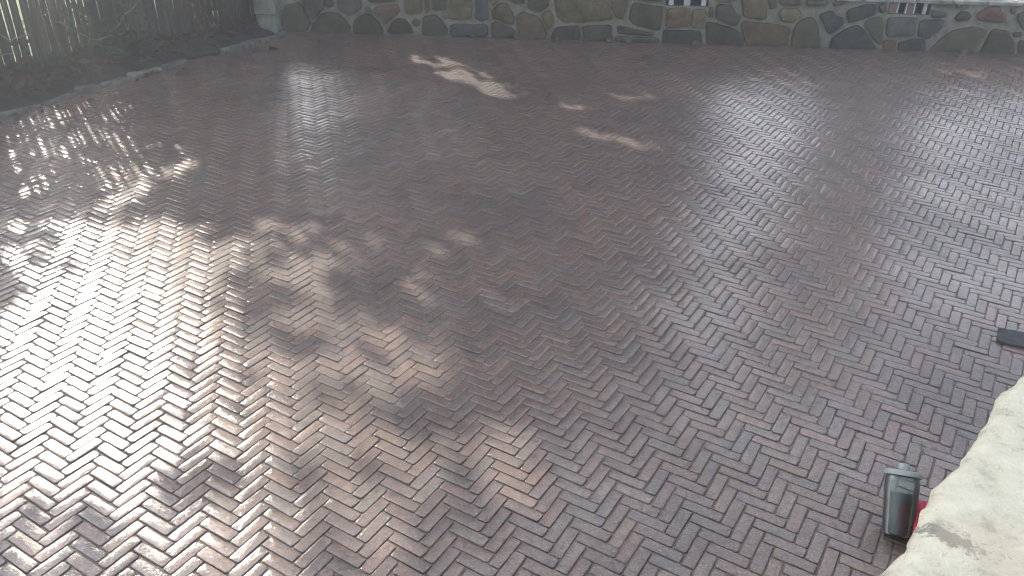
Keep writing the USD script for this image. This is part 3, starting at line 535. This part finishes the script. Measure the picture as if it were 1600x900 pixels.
# ------------------------------------------------------------------ clear jar leaning on a red cloth
base, AZ, EL, JL = np.array([1.805, 2.79, 0.012]), math.radians(14), math.radians(47), 0.305
ax = np.array([math.sin(AZ) * math.cos(EL), math.cos(AZ) * math.cos(EL), math.sin(EL)])
xa = np.cross([0, 0, 1.0], ax); xa /= np.linalg.norm(xa); ya = np.cross(ax, xa)
JM = np.eye(4); JM[:3, 0], JM[:3, 1], JM[:3, 2], JM[:3, 3] = xa, ya, ax, base
jar = thing('plastic_jar', 'clear plastic jar with pale screw lid and murky contents beside the terrace wall', 'jar')
prof = [(0.0, 0.0), (0.040, 0.0), (0.058, 0.006), (0.066, 0.02), (0.072, 0.10), (0.0725, 0.105), (0.071, 0.11), (0.075, 0.185), (0.0765, 0.19), (0.075, 0.195), (0.077, 0.255), (0.074, 0.27), (0.070, 0.285), (0.070, 0.302),
        (0.067, 0.302), (0.067, 0.284), (0.071, 0.268), (0.0735, 0.254), (0.0715, 0.19), (0.068, 0.108), (0.062, 0.022), (0.055, 0.010), (0.0, 0.006)]
obj('jar_body', placed(lathe(prof), JM), 'clear_plastic_look', jar, smooth=50)
obj('contents', placed(lathe([(0, 0.008), (0.052, 0.012), (0.059, 0.024), (0.065, 0.11), (0.068, 0.19), (0.0685, 0.205), (0, 0.205)]), JM), 'murky_look', jar, smooth=50)
lid = obj('lid', placed(lathe([(0.0735, 0.283), (0.081, 0.283), (0.0825, 0.286), (0.0825, 0.302), (0.080, 0.307), (0.03, 0.309), (0.026, 0.312), (0, 0.312)]), JM), 'lid_look', jar, smooth=40)
obj('knob', placed(lathe([(0.026, 0.3125), (0.027, 0.316), (0.025, 0.338), (0.021, 0.343), (0, 0.344)]), JM), 'lid_look', lid, smooth=40)
rs = np.random.default_rng(3)
ico = trimesh.creation.icosphere(4, 1.0); v = np.array(ico.vertices)
v = v * (0.72 + 0.5 * meshkit.fbm(v * 1.8 + 4, 4, 6))[:, None] + 0.10 * np.abs(np.sin(v[:, :1] * 9 + 3 * v[:, 1:2])) * v
v = v * np.array([0.075, 0.12, 0.075]); v[:, 2] = np.maximum(v[:, 2], -0.045)
cs, sn = math.cos(-0.5), math.sin(-0.5); v = np.c_[v[:, 0] * cs - v[:, 1] * sn, v[:, 0] * sn + v[:, 1] * cs, v[:, 2]]
obj('red_cloth', trimesh.Trimesh(v + [1.908, 2.875, 0.046], ico.faces, process=False), 'red_cloth_look', smooth=True, label='crumpled red cloth bundled under the leaning jar', cat='cloth')
# dark slate slab lying on the bricks at the right edge
q = np.array([(3.164, 4.613), (3.074, 4.462), (3.30, 4.36), (3.62, 4.25), (3.70, 4.40), (3.45, 4.51)])
pts = resample(q, 0.03, 0.006); pts = pts + RNG.normal(0, 0.0035, pts.shape); c = pts.mean(0)
rr = [np.c_[pts, np.full(len(pts), 0.001)], np.c_[pts + (pts - c) * 0.004, np.full(len(pts), 0.013)], np.c_[c + (pts - c) * 0.985, np.full(len(pts), 0.017)], np.c_[c + (pts - c) * 0.8, 0.017 + RNG.normal(0, 0.001, len(pts))]]
obj('slate_slab', rings_mesh(rr, True, True), 'slate_look', smooth=40, label='dark slate slab lying on the bricks at the right edge', cat='slab')

# ------------------------------------------------------------------ trees beyond the wall and fence: they stand in the sun's way and dapple the paving
LIT = [Polygon([(-3.7, 4.05), (-3.17, 4.28), (-2.9, 4.5), (-3.1, 4.95), (-3.31, 5.48), (-3.09, 5.85), (-2.74, 6.0), (-2.45, 5.88), (-2.22, 5.38), (-1.98, 4.77), (-1.64, 4.12), (-1.22, 3.97), (-0.9, 4.06), (-0.59, 4.02), (-0.33, 3.57), (0.02, 3.09), (-0.2, 3.05), (-0.75, 3.2), (-1.4, 3.2), (-1.9, 3.45), (-2.6, 3.6), (-3.3, 3.9)])]
HALF = Polygon([(-3.3, 3.9), (-2.6, 3.6), (-1.9, 3.45), (-1.4, 3.2), (-0.75, 3.2), (-0.2, 3.05), (-0.27, 2.79), (-0.36, 2.53), (-0.5, 2.32), (-2.34, 2.2), (-4.5, 2.2), (-4.5, 4.5), (-3.9, 4.6)])
FLECKS = [Polygon(p).buffer(0.10) for p in ([(-1.38, 10.82), (-0.96, 10.79), (-0.36, 10.04), (0.17, 9.28), (-0.11, 9.08), (-0.65, 9.71), (-1.16, 10.34)], [(0.49, 8.29), (0.84, 8.18), (1.43, 7.77), (1.33, 7.66), (0.86, 7.95)], [(0.98, 9.46), (1.32, 9.55), (1.56, 9.33), (1.38, 9.14)],
          [(5.21, 10.96), (5.54, 10.95), (5.99, 10.67), (5.95, 10.33), (5.62, 10.31), (5.36, 10.62)], [(0.52, 9.08), (0.78, 8.92), (0.65, 8.74)])]
SPOTS = np.array([(-2.22, 5.69, 0.25), (-1.94, 5.65, 0.2), (-1.76, 5.8, 0.22), (-1.51, 5.22, 0.15), (-1.91, 5.2, 0.2), (-1.25, 5.58, 0.18), (-0.92, 5.62, 0.15), (-1.28, 4.79, 0.22), (-1.44, 5.13, 0.14), (-0.97, 4.49, 0.18), (-0.48, 4.95, 0.22), (-0.26, 4.83, 0.2),
                  (-0.42, 5.67, 0.16), (-0.66, 4.58, 0.15), (-0.41, 4.59, 0.12), (-0.78, 4.25, 0.2), (-1.52, 4.55, 0.2), (-1.75, 4.77, 0.15), (-1.13, 4.93, 0.14), (-0.63, 5.08, 0.15), (0.11, 3.0, 0.1)])
FENCE_LIT = Polygon([(-5.4, 8.5), (-4.6, 9.2), (-3.6, 8.3), (-2.8, 7.2), (-2.9, 6.4), (-3.6, 5.6), (-5.6, 6.4)])
LAWN_LIT = Polygon([(-11.5, 8.5), (-6.0, 9.6), (-4.4, 12.0), (-4.4, 13.6), (-7.5, 15.0), (-11.5, 13.0)])
ZONE = shapely.unary_union([p.buffer(0.02) for p in LIT])
shapely.prepare(ZONE)
BROAD = Polygon([(-2.42, 5.89), (-1.22, 5.68), (-0.52, 5.16), (-0.16, 4.74), (-0.38, 4.43), (-0.59, 4.02), (-1.63, 4.06), (-2.18, 5.21)])
def light_wanted(x, y):
    """share of the sun that the crowns let through onto the paving at (x, y)"""
    n1 = meshkit.fbm(np.c_[x * 2.2, y * 2.2, np.zeros(len(x))], 3, 31) - 0.5
    n2 = meshkit.noise(np.c_[x * 6.5, y * 6.5, np.zeros(len(x))], 51) - 0.5
    n3 = meshkit.noise(np.c_[x * 11, y * 11, np.zeros(len(x))], 57) - 0.5
    q = shapely.points(x, y)
    d = shapely.distance(q, ZONE.exterior if hasattr(ZONE, 'exterior') else ZONE.boundary) * np.where(shapely.contains_xy(ZONE, x, y), 1.0, -1.0)
    core = 0.9 + 0.1 * np.exp(-(np.hypot(x + 2.75, y - 5.0) / 0.9) ** 2)
    T = core * np.clip((d + 0.75 * n1 + 0.55 * n2 + 0.40) / 0.5, 0, 1)
    half = shapely.contains_xy(HALF, x, y)
    T = np.maximum(T, half * np.clip(0.72 + 0.9 * n1 + 0.5 * n2, 0.3, 0.95))
    T = np.maximum(T, shapely.contains_xy(BROAD, x + 0.5 * n1, y + 0.5 * n2) * np.clip(0.42 + 1.6 * n2 + 1.2 * n1, 0.05, 0.95))
    s = np.zeros(len(x))
    for a, b, r in SPOTS: s = np.maximum(s, np.clip(1.5 - np.hypot(x - a, y - b) / (r + 0.05), 0, 1))
    T = np.maximum(T, s * np.clip(0.85 + 1.4 * n2, 0.25, 1.0))
    T = np.maximum(T, shapely.contains_xy(FENCE_LIT, x, y) * np.clip(0.42 + 1.8 * n2 + 1.6 * n3 + n1, 0.01, 1)); T = np.maximum(T, shapely.contains_xy(LAWN_LIT, x, y) * 0.7)
    for p in FLECKS: T = np.maximum(T, shapely.contains_xy(p, x, y) * np.clip(0.9 + 1.0 * n2, 0.3, 1.0))
    return T
def gap_at(P):
    """how open the crowns are along the sun's ray through P: leaves are thinned so that about eight layers of them leave the wanted light"""
    t = P[:, 2] / SUN[2]
    T = light_wanted(P[:, 0] - SUN[0] * t, P[:, 1] - SUN[1] * t)
    return np.where(T <= 0.001, 0.0, np.clip(1 + np.log(np.maximum(T, 1e-4)) / 7.0, 0, 1))
def tree(x, y, h, r, seed, label, nclump, cat='tree'):
    rs = np.random.default_rng(seed); t = thing('garden_tree', label, cat, 'trees shading the paving from beyond the wall')
    trunk = np.array([[x, y, -0.2], [x + .05, y, h * .2], [x - .05, y + .08, h * .45], [x, y, h * .9]])
    parts = [tube(trunk, [0.2, 0.16, 0.12, 0.03], 10)]
    tips = []
    for k in range(16):
        z0 = h * rs.uniform(0.16, 0.75); a = rs.uniform(0, 2 * math.pi); rr = r * rs.uniform(0.55, 0.95)
        p0 = np.array([x, y, z0]); p2 = p0 + [math.cos(a) * rr, math.sin(a) * rr, rs.uniform(0.05, 0.25) * h * .5]
        if gap_at(np.array([p2, (p0 + p2) / 2, 0.25 * p0 + 0.75 * p2])).max() > 0.6: continue
        parts.append(tube([p0, (p0 + p2) / 2 + [0, 0, 0.12], p2], [0.07, 0.045, 0.015], 6)); tips += [p2, (p0 + p2) / 2]
    obj('trunk', trimesh.util.concatenate(parts), 'bark_look', t)
    u = rs.normal(0, 1, (nclump, 3)); u /= np.linalg.norm(u, axis=1, keepdims=True)
    C = np.array([x, y, h * 0.56]) + u * (rs.random((nclump, 1)) ** (1 / 2.4)) * np.array([r, r, h * 0.46])
    P = (C[:, None] + rs.normal(0, 0.28, (nclump, 44, 3))).reshape(-1, 3)
    P = P[P[:, 2] > 0.9]
    P = P[rs.random(len(P)) > gap_at(P)]
    obj('crown', leaf_mesh(P, 0.205, rs, up=0.6, aspect=0.75, flat=0.7), 'leaf_look', t, smooth=False)
for k, (x, y, h, r, n, lab) in enumerate([(-13.2, 15.8, 14.5, 3.2, 800, 'tall leafy tree far to the left beyond the fence'), (-7.9, 16.6, 14.5, 3.5, 1050, 'tall leafy tree beyond the left end of the wall'), (-5.6, 15.6, 14.5, 3.3, 1000, 'tall leafy tree behind the left part of the wall'), (-2.4, 16.2, 13.5, 3.2, 900, 'tall leafy tree behind the middle of the wall'),
                                       (0.3, 15.4, 10.0, 2.6, 700, 'mid sized leafy tree behind the middle of the wall'), (2.1, 15.2, 6.2, 1.6, 330, 'small leafy tree behind the right part of the wall'), (6.6, 15.6, 9.0, 0.95, 230, 'slim upright tree standing apart behind the wall')]):
    tree(x, y, h, r, 60 + k, lab, n)

# ------------------------------------------------------------------ damp morning air
look('haze_look', {"v": ("principled_volume", {"color": (0.92, 0.95, 0.97), "density": 0.018, "anisotropy": 0.72})}, [], surface=None, volume='v.volume')
hz = trimesh.creation.box([820, 820, 18.5]); hz.apply_translation([0, 0, 18.5 / 2 - 1.06])
obj('haze', hz, 'haze_look', smooth=False, kind='stuff')
